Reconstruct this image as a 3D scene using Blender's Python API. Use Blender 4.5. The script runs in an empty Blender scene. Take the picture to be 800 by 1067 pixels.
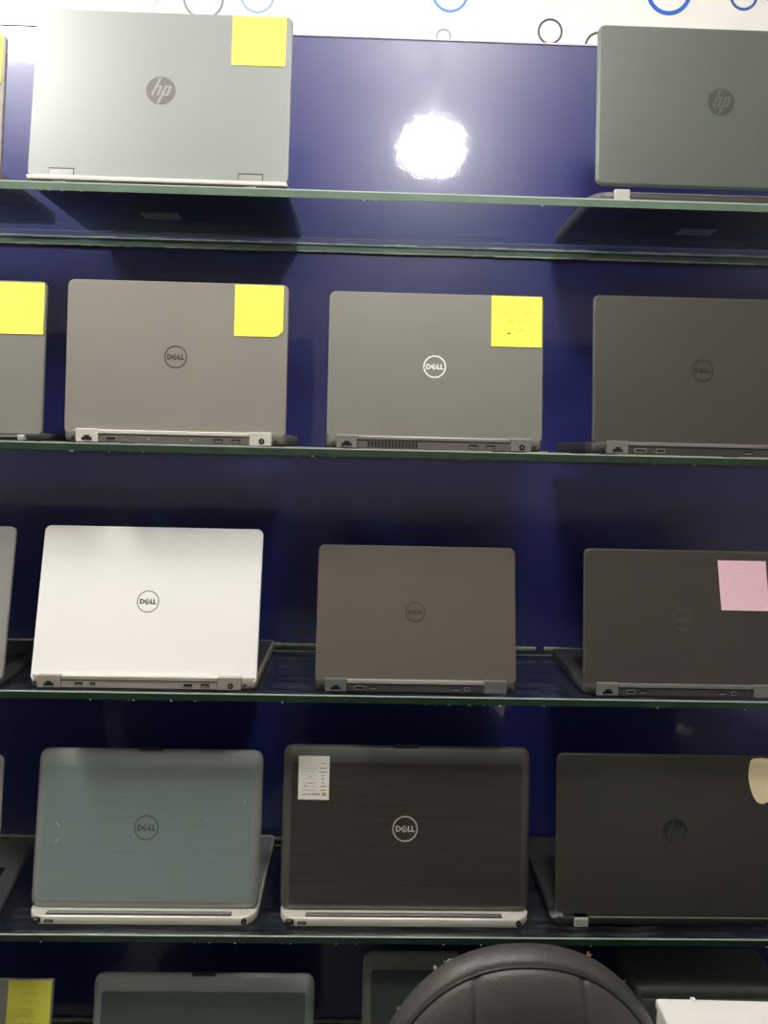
import bpy, bmesh, math, random
from mathutils import Vector, Matrix
random.seed(7)
SC = bpy.context.scene
COL = SC.collection
EYE = 1.5            # camera height above the floor, metres
R = math.radians

# ------------------------------------------------------------------ camera, world, lights, exposure
cam_d = bpy.data.cameras.new('camera'); cam = bpy.data.objects.new('camera', cam_d); COL.objects.link(cam)
cam_d.sensor_fit = 'VERTICAL'; cam_d.sensor_height = 36.0; cam_d.lens = 800.0 / 1067.0 * 36.0
cam_d.clip_start = .02; cam_d.clip_end = 50
yaw, pitch, roll = R(1.40), R(-4.63), R(1.32)
f = Vector((math.sin(yaw)*math.cos(pitch), math.cos(yaw)*math.cos(pitch), math.sin(pitch)))
r0 = Vector((math.cos(yaw), -math.sin(yaw), 0)); u0 = r0.cross(f)
rr = r0*math.cos(roll) + u0*math.sin(roll); uu = -r0*math.sin(roll) + u0*math.cos(roll)
M = Matrix((rr, uu, -f)).transposed().to_4x4(); M.translation = Vector((0, -1.1404, EYE)); cam.matrix_world = M
SC.camera = cam

W = bpy.data.worlds.new('world'); SC.world = W; W.use_nodes = True
W.node_tree.nodes['Background'].inputs[0].default_value = (.75, .85, 1, 1)
W.node_tree.nodes['Background'].inputs[1].default_value = .05
vs = SC.view_settings
vs.view_transform = 'Standard'; vs.look = 'None'; vs.gamma = 1; vs.use_curve_mapping = False
vs.exposure = 0.70
LAMP_MAIN = 62.0     # emission strength of the hanging opal lamps
LAMP_LEFT = 44.0
CEIL = 2.75

# ------------------------------------------------------------------ materials
def mat(name, col, rough=.5, metal=0, spec=.5, noise=0, nscale=40, bump=0, bscale=300, stretch=None, coat=0, rvar=0, ior=None, emit=0):
    m = bpy.data.materials.new(name); m.use_nodes = True; nt = m.node_tree; b = nt.nodes['Principled BSDF']
    b.inputs['Base Color'].default_value = (*col, 1); b.inputs['Roughness'].default_value = rough
    b.inputs['Metallic'].default_value = metal; b.inputs['Specular IOR Level'].default_value = spec
    if ior: b.inputs['IOR'].default_value = ior
    if coat: b.inputs['Coat Weight'].default_value = coat; b.inputs['Coat Roughness'].default_value = .08
    if emit: b.inputs['Emission Color'].default_value = (*col, 1); b.inputs['Emission Strength'].default_value = emit
    if noise or bump or rvar:
        tc = nt.nodes.new('ShaderNodeTexCoord'); mp = nt.nodes.new('ShaderNodeMapping')
        nt.links.new(tc.outputs['Object'], mp.inputs['Vector'])
        if stretch: mp.inputs['Scale'].default_value = stretch
        if noise:
            n = nt.nodes.new('ShaderNodeTexNoise'); n.inputs['Scale'].default_value = nscale; n.inputs['Detail'].default_value = 5
            nt.links.new(mp.outputs[0], n.inputs['Vector'])
            mx = nt.nodes.new('ShaderNodeMix'); mx.data_type = 'RGBA'
            mx.inputs[6].default_value = (*[c*(1-noise) for c in col], 1); mx.inputs[7].default_value = (*[min(1, c*(1+noise)) for c in col], 1)
            nt.links.new(n.outputs['Fac'], mx.inputs[0]); nt.links.new(mx.outputs[2], b.inputs['Base Color'])
        if rvar:
            n2 = nt.nodes.new('ShaderNodeTexNoise'); n2.inputs['Scale'].default_value = 9; n2.inputs['Detail'].default_value = 6
            nt.links.new(mp.outputs[0], n2.inputs['Vector'])
            mr = nt.nodes.new('ShaderNodeMapRange'); mr.inputs[1].default_value = .35; mr.inputs[2].default_value = .7
            mr.inputs[3].default_value = max(0, rough - rvar); mr.inputs[4].default_value = rough + rvar
            nt.links.new(n2.outputs['Fac'], mr.inputs[0]); nt.links.new(mr.outputs[0], b.inputs['Roughness'])
        if bump:
            n3 = nt.nodes.new('ShaderNodeTexNoise'); n3.inputs['Scale'].default_value = bscale; n3.inputs['Detail'].default_value = 3
            nt.links.new(mp.outputs[0], n3.inputs['Vector'])
            bp = nt.nodes.new('ShaderNodeBump'); bp.inputs['Strength'].default_value = bump; bp.inputs['Distance'].default_value = .001
            nt.links.new(n3.outputs['Fac'], bp.inputs['Height']); nt.links.new(bp.outputs[0], b.inputs['Normal'])
    return m

def glass_mat(name, tint, dirt=.10, rough=.02):
    """thin shelf glass: Fresnel mix of see-through and mirror, with a film of dust"""
    m = bpy.data.materials.new(name); m.use_nodes = True; nt = m.node_tree; nt.nodes.clear()
    out = nt.nodes.new('ShaderNodeOutputMaterial'); tr = nt.nodes.new('ShaderNodeBsdfTransparent'); tr.inputs[0].default_value = (*tint, 1)
    gl = nt.nodes.new('ShaderNodeBsdfGlossy'); gl.inputs['Roughness'].default_value = rough; gl.inputs[0].default_value = (.9, 1, .95, 1)
    fr = nt.nodes.new('ShaderNodeFresnel'); fr.inputs[0].default_value = 1.5
    # Fresnel of the outside of the slab on either side of each face
    geo = nt.nodes.new('ShaderNodeNewGeometry'); dt = nt.nodes.new('ShaderNodeVectorMath'); dt.operation = 'DOT_PRODUCT'
    nt.links.new(geo.outputs['Incoming'], dt.inputs[0]); nt.links.new(geo.outputs['Normal'], dt.inputs[1])
    ab = nt.nodes.new('ShaderNodeMath'); ab.operation = 'ABSOLUTE'; nt.links.new(dt.outputs['Value'], ab.inputs[0])
    om = nt.nodes.new('ShaderNodeMath'); om.operation = 'SUBTRACT'; om.inputs[0].default_value = 1; nt.links.new(ab.outputs[0], om.inputs[1])
    pw = nt.nodes.new('ShaderNodeMath'); pw.operation = 'POWER'; pw.inputs[1].default_value = 5; nt.links.new(om.outputs[0], pw.inputs[0])
    ma = nt.nodes.new('ShaderNodeMath'); ma.operation = 'MULTIPLY_ADD'; ma.inputs[1].default_value = .94; ma.inputs[2].default_value = .04
    nt.links.new(pw.outputs[0], ma.inputs[0])
    mx = nt.nodes.new('ShaderNodeMixShader'); nt.links.new(ma.outputs[0], mx.inputs[0]); nt.links.new(tr.outputs[0], mx.inputs[1]); nt.links.new(gl.outputs[0], mx.inputs[2])
    df = nt.nodes.new('ShaderNodeBsdfDiffuse'); df.inputs[0].default_value = (.42, .47, .47, 1)
    tc = nt.nodes.new('ShaderNodeTexCoord'); mp = nt.nodes.new('ShaderNodeMapping'); mp.inputs['Scale'].default_value = (4, 22, 1)
    n = nt.nodes.new('ShaderNodeTexNoise'); n.inputs['Scale'].default_value = 3; n.inputs['Detail'].default_value = 8; n.inputs['Roughness'].default_value = .7
    nt.links.new(tc.outputs['Object'], mp.inputs[0]); nt.links.new(mp.outputs[0], n.inputs['Vector'])
    mr = nt.nodes.new('ShaderNodeMapRange'); mr.inputs[1].default_value = .50; mr.inputs[2].default_value = .8; mr.inputs[3].default_value = 0.008; mr.inputs[4].default_value = dirt
    nt.links.new(n.outputs['Fac'], mr.inputs[0])
    m2 = nt.nodes.new('ShaderNodeMixShader'); nt.links.new(mr.outputs[0], m2.inputs[0]); nt.links.new(mx.outputs[0], m2.inputs[1]); nt.links.new(df.outputs[0], m2.inputs[2])
    nt.links.new(m2.outputs[0], out.inputs[0])
    return m

M_BLUE = mat('indigo_laminate', (.020, .024, .165), rough=.38, ior=1.6, bump=.10, bscale=55, stretch=(1, 1, .8), noise=.10, nscale=3)
_b = M_BLUE.node_tree.nodes['Principled BSDF']; _b.inputs['Coat Weight'].default_value = 1; _b.inputs['Coat Roughness'].default_value = .07; _b.inputs['Coat IOR'].default_value = 1.62
def _coat_waviness(m):      # slow waviness of the lacquer plus a few small dents
    nt = m.node_tree; b = nt.nodes['Principled BSDF']; tc = nt.nodes.new('ShaderNodeTexCoord')
    n1 = nt.nodes.new('ShaderNodeTexNoise'); n1.inputs['Scale'].default_value = 26; n1.inputs['Detail'].default_value = 4; n1.inputs['Roughness'].default_value = .6
    n2 = nt.nodes.new('ShaderNodeTexVoronoi'); n2.inputs['Scale'].default_value = 22
    nt.links.new(tc.outputs['Object'], n1.inputs['Vector']); nt.links.new(tc.outputs['Object'], n2.inputs['Vector'])
    mr = nt.nodes.new('ShaderNodeMapRange'); mr.inputs[1].default_value = .0; mr.inputs[2].default_value = .10; mr.inputs[3].default_value = -.25; mr.inputs[4].default_value = 0
    nt.links.new(n2.outputs['Distance'], mr.inputs[0])
    ad = nt.nodes.new('ShaderNodeMath'); ad.operation = 'ADD'; nt.links.new(n1.outputs['Fac'], ad.inputs[0]); nt.links.new(mr.outputs[0], ad.inputs[1])
    bp = nt.nodes.new('ShaderNodeBump'); bp.inputs['Strength'].default_value = .32; bp.inputs['Distance'].default_value = .0009
    nt.links.new(ad.outputs[0], bp.inputs['Height']); nt.links.new(bp.outputs[0], b.inputs['Coat Normal'])
_coat_waviness(M_BLUE)
M_BLUEEDGE = mat('laminate_edge_strip', (.62, .56, .66), rough=.4)
M_PAPER = mat('white_wallpaper', (.86, .85, .82), rough=.7, noise=.02, nscale=12)
M_RG = [mat('ring_print_grey', (.24, .24, .28), .7), mat('ring_print_light_blue', (.22, .42, .85), .7), mat('ring_print_beige', (.62, .52, .42), .7),
        mat('ring_print_charcoal', (.06, .06, .075), .7), mat('ring_print_blue', (.03, .14, .60), .7), mat('ring_print_navy', (.05, .13, .42), .7), mat('ring_print_sky', (.12, .33, .75), .7)]
M_WALLW = mat('painted_wall', (.62, .60, .56), rough=.75, noise=.04, nscale=5)
M_CEIL = mat('ceiling_paint', (.82, .81, .78), rough=.8, noise=.02, nscale=8)
M_FLOOR = mat('dark_floor_tile', (.10, .09, .08), rough=.35, noise=.25, nscale=6)
M_GLASS = glass_mat('shelf_glass', (.955, .985, .968), dirt=.20)
M_GEDGE_LIT = mat('frosted_cut_edge', (.11, .17, .12), rough=.4, noise=.3, nscale=20, stretch=(1, 1, .2))  # paler green: light passing through the top shelf's edge, put into the colour
M_GEDGE = mat('glass_cut_edge', (.022, .046, .028), rough=.18, noise=.55, nscale=25, stretch=(1, 1, .2), coat=.6)
M_GARRIS = mat('glass_ground_arris', (.50, .58, .53), rough=.35, noise=.25, nscale=60)
M_SEAL = mat('pale_sealant', (.46, .46, .37), rough=.6, noise=.45, nscale=90)
M_SCREEN = mat('lcd_screen', (.006, .006, .008), rough=.22)
M_BEZEL = mat('screen_bezel', (.018, .018, .02), rough=.45)
M_KEY = mat('keycaps', (.012, .012, .013), rough=.5)
M_DECK = mat('palmrest_dark', (.045, .045, .05), rough=.5)
M_DECKS = mat('palmrest_silver', (.40, .40, .40), rough=.4, metal=.4)
M_BLK = mat('black_plastic', (.014, .014, .015), rough=.45)
M_PORT = mat('port_cavity', (.006, .006, .006), rough=.5)
M_PORTM = mat('port_metal', (.45, .44, .42), rough=.35, metal=.7)
M_SILV = mat('satin_silver', (.66, .63, .58), rough=.34, metal=.55, noise=.05, nscale=80)
M_SILVD = mat('satin_dark_silver', (.30, .29, .28), rough=.36, metal=.5)
M_CHROME = mat('polished_silver', (.82, .80, .78), rough=.16, metal=.9)
M_RUB = mat('warm_grey_base_plastic', (.10, .095, .09), rough=.55, bump=.2, bscale=900)
M_SHEET = mat('base_sticker', (.60, .62, .50), rough=.6)
M_YEL = mat('yellow_note_paper', (.90, .88, .11), rough=.75, noise=.03, nscale=20)
M_PINK = mat('pink_note_paper', (.95, .62, .72), rough=.75)
M_CREAM = mat('cream_paper', (.95, .80, .52), rough=.75)
M_LABEL = mat('white_label_paper', (.95, .93, .86), rough=.6)
M_INK = mat('grey_ink', (.10, .10, .09), rough=.7)
M_YINK = mat('faint_pencil_on_yellow', (.62, .62, .05), rough=.8)
M_PKINK = mat('faint_pencil_on_pink', (.86, .52, .62), rough=.8)
M_ORANGE = mat('orange_ink', (.75, .30, .03), rough=.7)

# ------------------------------------------------------------------ helpers
def link(name, bm, mats, parent=None, smooth=False, mw=None):
    me = bpy.data.meshes.new(name); bmesh.ops.recalc_face_normals(bm, faces=bm.faces[:]); bm.to_mesh(me); bm.free()
    for m in (mats if isinstance(mats, (list, tuple)) else [mats]): me.materials.append(m)
    if smooth:
        for p in me.polygons: p.use_smooth = True
    o = bpy.data.objects.new(name, me); COL.objects.link(o)
    if parent is not None: o.parent = parent
    if mw is not None: o.matrix_world = mw
    return o
def tag(o, label=None, cat=None, group=None, kind=None):
    if label: o['label'] = label
    if cat: o['category'] = cat
    if group: o['group'] = group
    if kind: o['kind'] = kind
    return o
def empty(name, loc, rz, label, cat, group=None):
    o = bpy.data.objects.new(name, None); COL.objects.link(o); o.empty_display_size = .05
    o.matrix_world = Matrix.Translation(loc) @ Matrix.Rotation(rz, 4, 'Z')
    return tag(o, label, cat, group)
I4 = Matrix.Identity(4)
def box(bm, x0, x1, y0, y1, z0, z1, bev=0, X=I4, mi=0, seg=2):
    g = bmesh.ops.create_cube(bm, size=1.0)
    vsx = g['verts']
    for v in vsx: v.co = Vector(((x0+x1)/2 + v.co.x*(x1-x0), (y0+y1)/2 + v.co.y*(y1-y0), (z0+z1)/2 + v.co.z*(z1-z0)))
    fs = set(fc for v in vsx for fc in v.link_faces)
    if bev:
        es = list(set(e for v in vsx for e in v.link_edges))
        r_ = bmesh.ops.bevel(bm, geom=es, offset=bev, segments=seg, affect='EDGES', profile=.5)
        fs = set(r_['faces']) | set(fc for v in r_['verts'] for fc in v.link_faces)
        fs = set(fc for fc in fs if fc.is_valid)
        vv = set(v for fc in fs for v in fc.verts)
    else: vv = set(vsx)
    for fc in fs: fc.material_index = mi
    for v in vv: v.co = X @ v.co
def rr_outline(w, h, rad, n=6, base=0.0):
    """rounded rectangle, u -w/2..w/2, v base..base+h; rad = one radius or (bl,br,tr,tl)"""
    rs = rad if isinstance(rad, (tuple, list)) else (rad,)*4
    pts = []
    cs = [(-w/2, base, rs[0], 180), (w/2, base, rs[1], 270), (w/2, base+h, rs[2], 0), (-w/2, base+h, rs[3], 90)]
    sg = [(1, 1), (-1, 1), (-1, -1), (1, -1)]
    for (x, y, q, a0), (sx, sy) in zip(cs, sg):
        q = max(q, .0003); cx, cy = x+sx*q, y+sy*q
        for i in range(n+1):
            a = R(a0 + 90*i/n); pts.append((cx+q*math.cos(a), cy+q*math.sin(a)))
    return pts
def inset(pts, d):
    n = len(pts); out = []
    for i in range(n):
        p0, p1, p2 = Vector(pts[i-1]), Vector(pts[i]), Vector(pts[(i+1) % n])
        a, b = (p1-p0), (p2-p1)
        a = a.normalized() if a.length > 1e-9 else b.normalized(); b = b.normalized() if b.length > 1e-9 else a
        na, nb = Vector((-a.y, a.x)), Vector((-b.y, b.x)); m = (na+nb)
        if m.length < 1e-6: m = na
        m.normalize(); k = max(.5, m.dot(na)); q = p1 + m*(d/k); out.append((q.x, q.y))
    return out
def rings(bm, X, lst, mi=0, caps=(True, True), smooth=True):
    """lst: [(outline, n)], joined ring to ring, X maps (u,v,n)"""
    vr = [[bm.verts.new(X @ Vector((u, v, nn))) for u, v in o] for o, nn in lst]
    n = len(vr[0])
    for a, b in zip(vr, vr[1:]):
        for i in range(n):
            fc = bm.faces.new((a[i], a[(i+1) % n], b[(i+1) % n], b[i])); fc.smooth = smooth; fc.material_index = mi
    if caps[0]: fc = bm.faces.new(vr[0][::-1]); fc.material_index = mi
    if caps[1]: fc = bm.faces.new(vr[-1]); fc.material_index = mi
def plate(bm, X, outline, n0, n1, e=.0012, mi=0):
    """slab between n0 (back) and n1 (front) with eased edges"""
    o = outline
    rings(bm, X, [(inset(o, e), n0), (inset(o, e*.3), n0+e*.3), (o, n0+e), (o, n1-e), (inset(o, e*.3), n1-e*.3), (inset(o, e), n1)], mi)
def poly(bm, X, pts, n0, n1, mi=0):
    rings(bm, X, [(pts, n0), (pts, n1)], mi, smooth=False)
def stroke(bm, X, a, b, wd, n0, n1, mi=0):
    a, b = Vector(a), Vector(b); d = (b-a).normalized(); p = Vector((-d.y, d.x))*wd/2
    poly(bm, X, [tuple(a-p), tuple(b-p), tuple(b+p), tuple(a+p)], n0, n1, mi)
def ringmesh(bm, X, cx, cy, ro, ri, n0, n1, mi=0, N=48, a0=0, a1=360):
    full = abs(a1-a0) >= 360; K = N if full else N+1; vv = []
    for i in range(K):
        a = R(a0 + (a1-a0)*i/N); c, s = math.cos(a), math.sin(a)
        vv.append([bm.verts.new(X @ Vector((cx+q*c, cy+q*s, nn))) for q, nn in ((ro, n0), (ro, n1), (ri, n1), (ri, n0))])
    for i in range(N):
        A, B = vv[i], vv[(i+1) % K]
        for j in range(4):
            fc = bm.faces.new((A[j], B[j], B[(j+1) % 4], A[(j+1) % 4])); fc.material_index = mi
def disc(bm, X, cx, cy, q, n0, n1, mi=0, N=40):
    poly(bm, X, [(cx+q*math.cos(2*math.pi*i/N), cy+q*math.sin(2*math.pi*i/N)) for i in range(N)], n0, n1, mi)

# ------------------------------------------------------------------ the room
def wallbox(name, x0, x1, y0, y1, z0, z1, m, label=None):
    bm = bmesh.new(); box(bm, x0, x1, y0, y1, z0, z1); o = link(name, bm, m); tag(o, label, None, None, 'structure'); return o
XL, XR, YF, YB = -1.9, 2.0, .32, -3.4
wallbox('floor', XL-.1, XR+.1, YB-.1, YF+.1, -.05, 0, M_FLOOR)
wallbox('ceiling', XL-.1, XR+.1, YB-.1, YF+.1, CEIL, CEIL+.05, M_CEIL)
wallbox('wall_left', XL-.1, XL, YB, YF, 0, CEIL, M_WALLW)
wallbox('wall_right', XR, XR+.1, YB, YF, 0, CEIL, M_WALLW)
wallbox('wall_rear', XL-.1, XR+.1, YB-.1, YB, 0, CEIL, M_WALLW)
# front wall with printed circles (part of the wallpaper)
bm = bmesh.new(); box(bm, XL-.1, XR+.1, YF, YF+.1, 0, CEIL)
XW = Matrix(((1, 0, 0, 0), (0, 0, -1, YF), (0, 1, 0, EYE), (0, 0, 0, 1)))
prints = [(-.3106, .803, .037, .0045, 0), (-.2142, .8116, .031, .0035, 1), (-.408, .803, .018, .003, 2), (.134, .827, .033, .0045, 6), (.124, .752, .0135, .0022, 0),
          (.3185, .7673, .0228, .0035, 3), (.5337, .845, .042, .0075, 4), (.6718, .842, .026, .005, 5), (.409, .744, .0265, .004, 3),
          (-.02, .90, .04, .006, 4), (.28, .93, .03, .004, 0), (.40, .90, .02, .003, 1), (-.62, .84, .03, .004, 3), (-.52, .95, .045, .007, 6), (.85, .90, .04, .006, 1), (.98, .80, .025, .004, 0), (-.80, .93, .02, .003, 4), (-.30, .98, .028, .004, 3)]
for x, z, q, t, k in prints: ringmesh(bm, XW, x, z, q, q-t, .0, .0006, mi=1+k)
link('wall_front', bm, [M_PAPER]+M_RG)['kind'] = 'structure'
# glossy indigo panel fixed to the wall
bm = bmesh.new(); box(bm, XL, XR, .302, YF, .06, EYE+.735, .0015)
o = link('wall_panel', bm, M_BLUE); tag(o, None, None, None, 'structure')
bm = bmesh.new(); box(bm, XL, XR, .3005, YF, EYE+.735, EYE+.7385, .0008)
for k in range(30):   # plaster crumbs left on the strip
    x = .03 + random.gauss(0, .022) if k < 18 else .575 + random.gauss(0, .012); q = random.uniform(.001, .003)
    box(bm, x-q*2, x+q*2, .304, .304+q*2, EYE+.7383, EYE+.7383+q, q*.3)
tag(link('trim_1', bm, M_BLUEEDGE), None, None, None, 'structure')

# hanging lamps: an opal drum a hand's breadth below the ceiling
def hanging_lamp(x, y, z, rx, ry, hh, strength, label, col=(1, .97, .92)):
    t = empty('hanging_lamp', (x, y, CEIL), 0, label, 'lamp')
    mw_ = mat('lamp_metal_white', (.8, .8, .8), .5)
    bm = bmesh.new(); disc(bm, I4, 0, 0, .06, -.025, 0); link('ceiling_rose', bm, mw_, t)
    bm = bmesh.new(); disc(bm, I4, 0, 0, .008, z-CEIL+hh/2, -.024, N=16); link('stem', bm, mw_, t)
    o = [(rx*math.cos(2*math.pi*i/40), ry*math.sin(2*math.pi*i/40)) for i in range(40)]
    bm = bmesh.new(); z0 = z-CEIL
    rings(bm, I4, [([(u*math.cos(a), v*math.cos(a)) for u, v in o], z0+hh/2*math.sin(a)) for a in [R(-80+16*k) for k in range(11)]])
    link('lamp_shade', bm, mat('opal_lamp_glass', col, .5, emit=strength), t)
hanging_lamp(.180, -.68, 2.425, .095, .095, .14, LAMP_MAIN, 'opal drum lamp hanging from the ceiling above the viewer')
hanging_lamp(-1.0, -.42, 2.62, .15, .15, .12, LAMP_LEFT, 'opal drum lamp hanging near the shelf wall at the left')

# dark counter added unseen behind the viewer, to darken the panel's lower reflections
t = empty('sales_counter', (.1, -3.0, 0), 0, 'dark wood sales counter along the rear wall', 'counter')
mw = mat('dark_wood', (.055, .032, .020), rough=.35, noise=.4, nscale=8, stretch=(.3, 1, 4))
bm = bmesh.new(); box(bm, -1.8, 1.7, -.25, .25, 0, 1.06, .004); link('counter_body', bm, mw, t)
bm = bmesh.new(); box(bm, -1.82, 1.72, -.28, .28, 1.06, 1.10, .006); link('counter_top', bm, mw, t)
for k in range(5):
    bm = bmesh.new(); box(bm, -1.7+k*.68, -1.08+k*.68, .25, .268, .1, .98, .006); link('front_panel', bm, mw, t)

# ------------------------------------------------------------------ glass shelves
SZ = [.370, 0, -.3735, -.758, -1.133]
SLAB = ['topmost clear glass shelf, seen from below, with bright green edge', 'glass shelf at eye level under the laptops with yellow notes',
        'glass shelf carrying the white laptop', 'glass shelf carrying the teal-grey laptop', 'lowest glass shelf, at the bottom of the picture']
shelves = []
def shelf(z, label, seed, edge):
    random.seed(seed); t = .012; x0, x1 = -1.55, 1.6; yb = .2995
    root = empty('glass_shelf', (0, 0, EYE+z), 0, label, 'shelf', 'glass shelves on the indigo wall')
    bm = bmesh.new(); box(bm, x0, x1, .0012, yb-.0012, -t, 0); link('glass_pane', bm, M_GLASS, root)
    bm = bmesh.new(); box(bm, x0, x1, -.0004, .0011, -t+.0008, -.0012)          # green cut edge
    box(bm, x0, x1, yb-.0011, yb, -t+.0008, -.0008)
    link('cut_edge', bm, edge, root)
    bm = bmesh.new(); box(bm, x0, x1, -.0006, .0012, -.0011, .0004)             # ground top corner
    for k in range(22):
        x = random.uniform(-.6, .75); q = random.uniform(.0004, .0011); top = random.random() < .3
        if top: box(bm, x-q*1.6, x+q*1.6, -.0012, .0006, -q*.4, q*.7, q*.2)
        else: box(bm, x-q*1.2, x+q*1.2, -.0012, .0004, -t-q*.6, -t+q*.7, q*.2)
    link('ground_arris', bm, M_GARRIS, root)
    bm = bmesh.new(); x = x0                                                     # uneven pale sealant at the wall
    while x < x1:
        L = random.uniform(.006, .03); h = random.uniform(.0018, .0036)
        if random.random() < .98: box(bm, x, x+L+.0005, .2955-random.uniform(0, .002), .3015, -.0004, h, .0006, seg=1)
        h2 = random.uniform(.0005, .0016)
        box(bm, x, x+L+.0005, .2965-random.uniform(0, .001), .3015, -t-h2, -t+.0004, .0005, seg=1)
        x += L
    link('sealant_bead', bm, M_SEAL, root)
    return root
for k in range(5): shelves.append(shelf(SZ[k], SLAB[k], 20+k, M_GEDGE_LIT if k == 0 else M_GEDGE))

# ------------------------------------------------------------------ logos (in lid coordinates u,v)
def logo_dell(bm, X, cx, cy, q, n0, n1, th=.10, tilt=0):
    """ring with four heavy letters, the second one leaning"""
    ringmesh(bm, X, cx, cy, q, q*(1-th), n0, n1)
    s = q*.30; w = s*.34*1.15; H = s*1.15
    def P(x, y): return (cx+x*q, cy+y*q)
    y0, y1 = -.23, .23; lw = .10*q
    # D
    stroke(bm, X, P(-.68, y0), P(-.68, y1), lw*1.1, n0, n1)
    pts = [(-.68, .23-.05), (-.55, .23-.05), (-.40, .11), (-.36, 0), (-.40, -.11), (-.55, -.18), (-.68, -.18)]
    for a, b in zip(pts, pts[1:]): stroke(bm, X, P(*a), P(*b), lw, n0, n1)
    # leaning E
    c = Vector((-.04, 0)); a = R(38); ex, ey = Vector((math.cos(a), math.sin(a))), Vector((-math.sin(a), math.cos(a)))
    def Q(x, y): p = c+ex*x+ey*y; return P(p.x, p.y)
    stroke(bm, X, Q(-.17, -.2), Q(-.17, .2), lw, n0, n1)
    for yy in (-.18, 0, .18): stroke(bm, X, Q(-.17, yy), Q(.18, yy), lw*.8, n0, n1)
    # L L
    for x0 in (.27, .55):
        stroke(bm, X, P(x0, y0), P(x0, y1), lw*1.1, n0, n1); stroke(bm, X, P(x0, y0+.05), P(x0+.22, y0+.05), lw, n0, n1)
def logo_hp(bm, X, cx, cy, q, n0, n1):
    """disc (slot 0) crossed by two slanted letters (slot 1)"""
    disc(bm, X, cx, cy, q, n0, n1, 0)
    def P(x, y): return (cx+x*q, cy+y*q)
    k = .36; m1 = n1+.00008; lw = .155*q
    def sl(x, y): return P(x+y*k, y)
    stroke(bm, X, sl(-.46, -.36), sl(-.38, .92), lw, n0, m1, 1)                 # h stem, up to the rim
    stroke(bm, X, sl(-.30, .30), sl(-.10, .30), lw*.8, n0, m1, 1)
    stroke(bm, X, sl(-.08, .34), sl(-.08, -.36), lw, n0, m1, 1)
    stroke(bm, X, sl(.24, .36), sl(.18, -.95), lw, n0, m1, 1)                   # p stem, down to the rim
    stroke(bm, X, sl(.24, .30), sl(.56, .30), lw*.8, n0, m1, 1)
    stroke(bm, X, sl(.56, .34), sl(.56, -.36), lw, n0, m1, 1)
    stroke(bm, X, sl(.24, -.30), sl(.56, -.30), lw*.8, n0, m1, 1)

# ------------------------------------------------------------------ laptops
GROUP = {0: 'laptops on the topmost shelf', 1: 'laptops on the eye-level shelf', 2: 'laptops on the third shelf', 3: 'laptops on the fourth shelf', 4: 'laptops on the lowest shelf'}
class Laptop: pass
def keyboard(root, Wd, y0, tb, silver=False):
    bm = bmesh.new(); kw = Wd*.86/15; kd = .0185
    for r_ in range(6):
        n = 15 if r_ else 16; w = Wd*.86/n; d = kd if r_ else kd*.6; x = -Wd*.43
        c = 0
        while c < n:
            span = 1
            if r_ == 5 and c == 4: span = 5
            yy = y0 + (0 if not r_ else kd*.62+(r_-1)*kd)
            box(bm, x+.0012, x+w*span-.0012, yy+.0012, yy+d-.0012, tb+.0002, tb+.0022, .0005, seg=1); x += w*span; c += span
    link('keyboard', bm, M_KEY, root)
    bm = bmesh.new(); box(bm, -.048, .045, y0+.125, y0+.178, tb+.0001, tb+.0008, .0002, seg=1); link('touchpad', bm, M_BLK, root)

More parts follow.
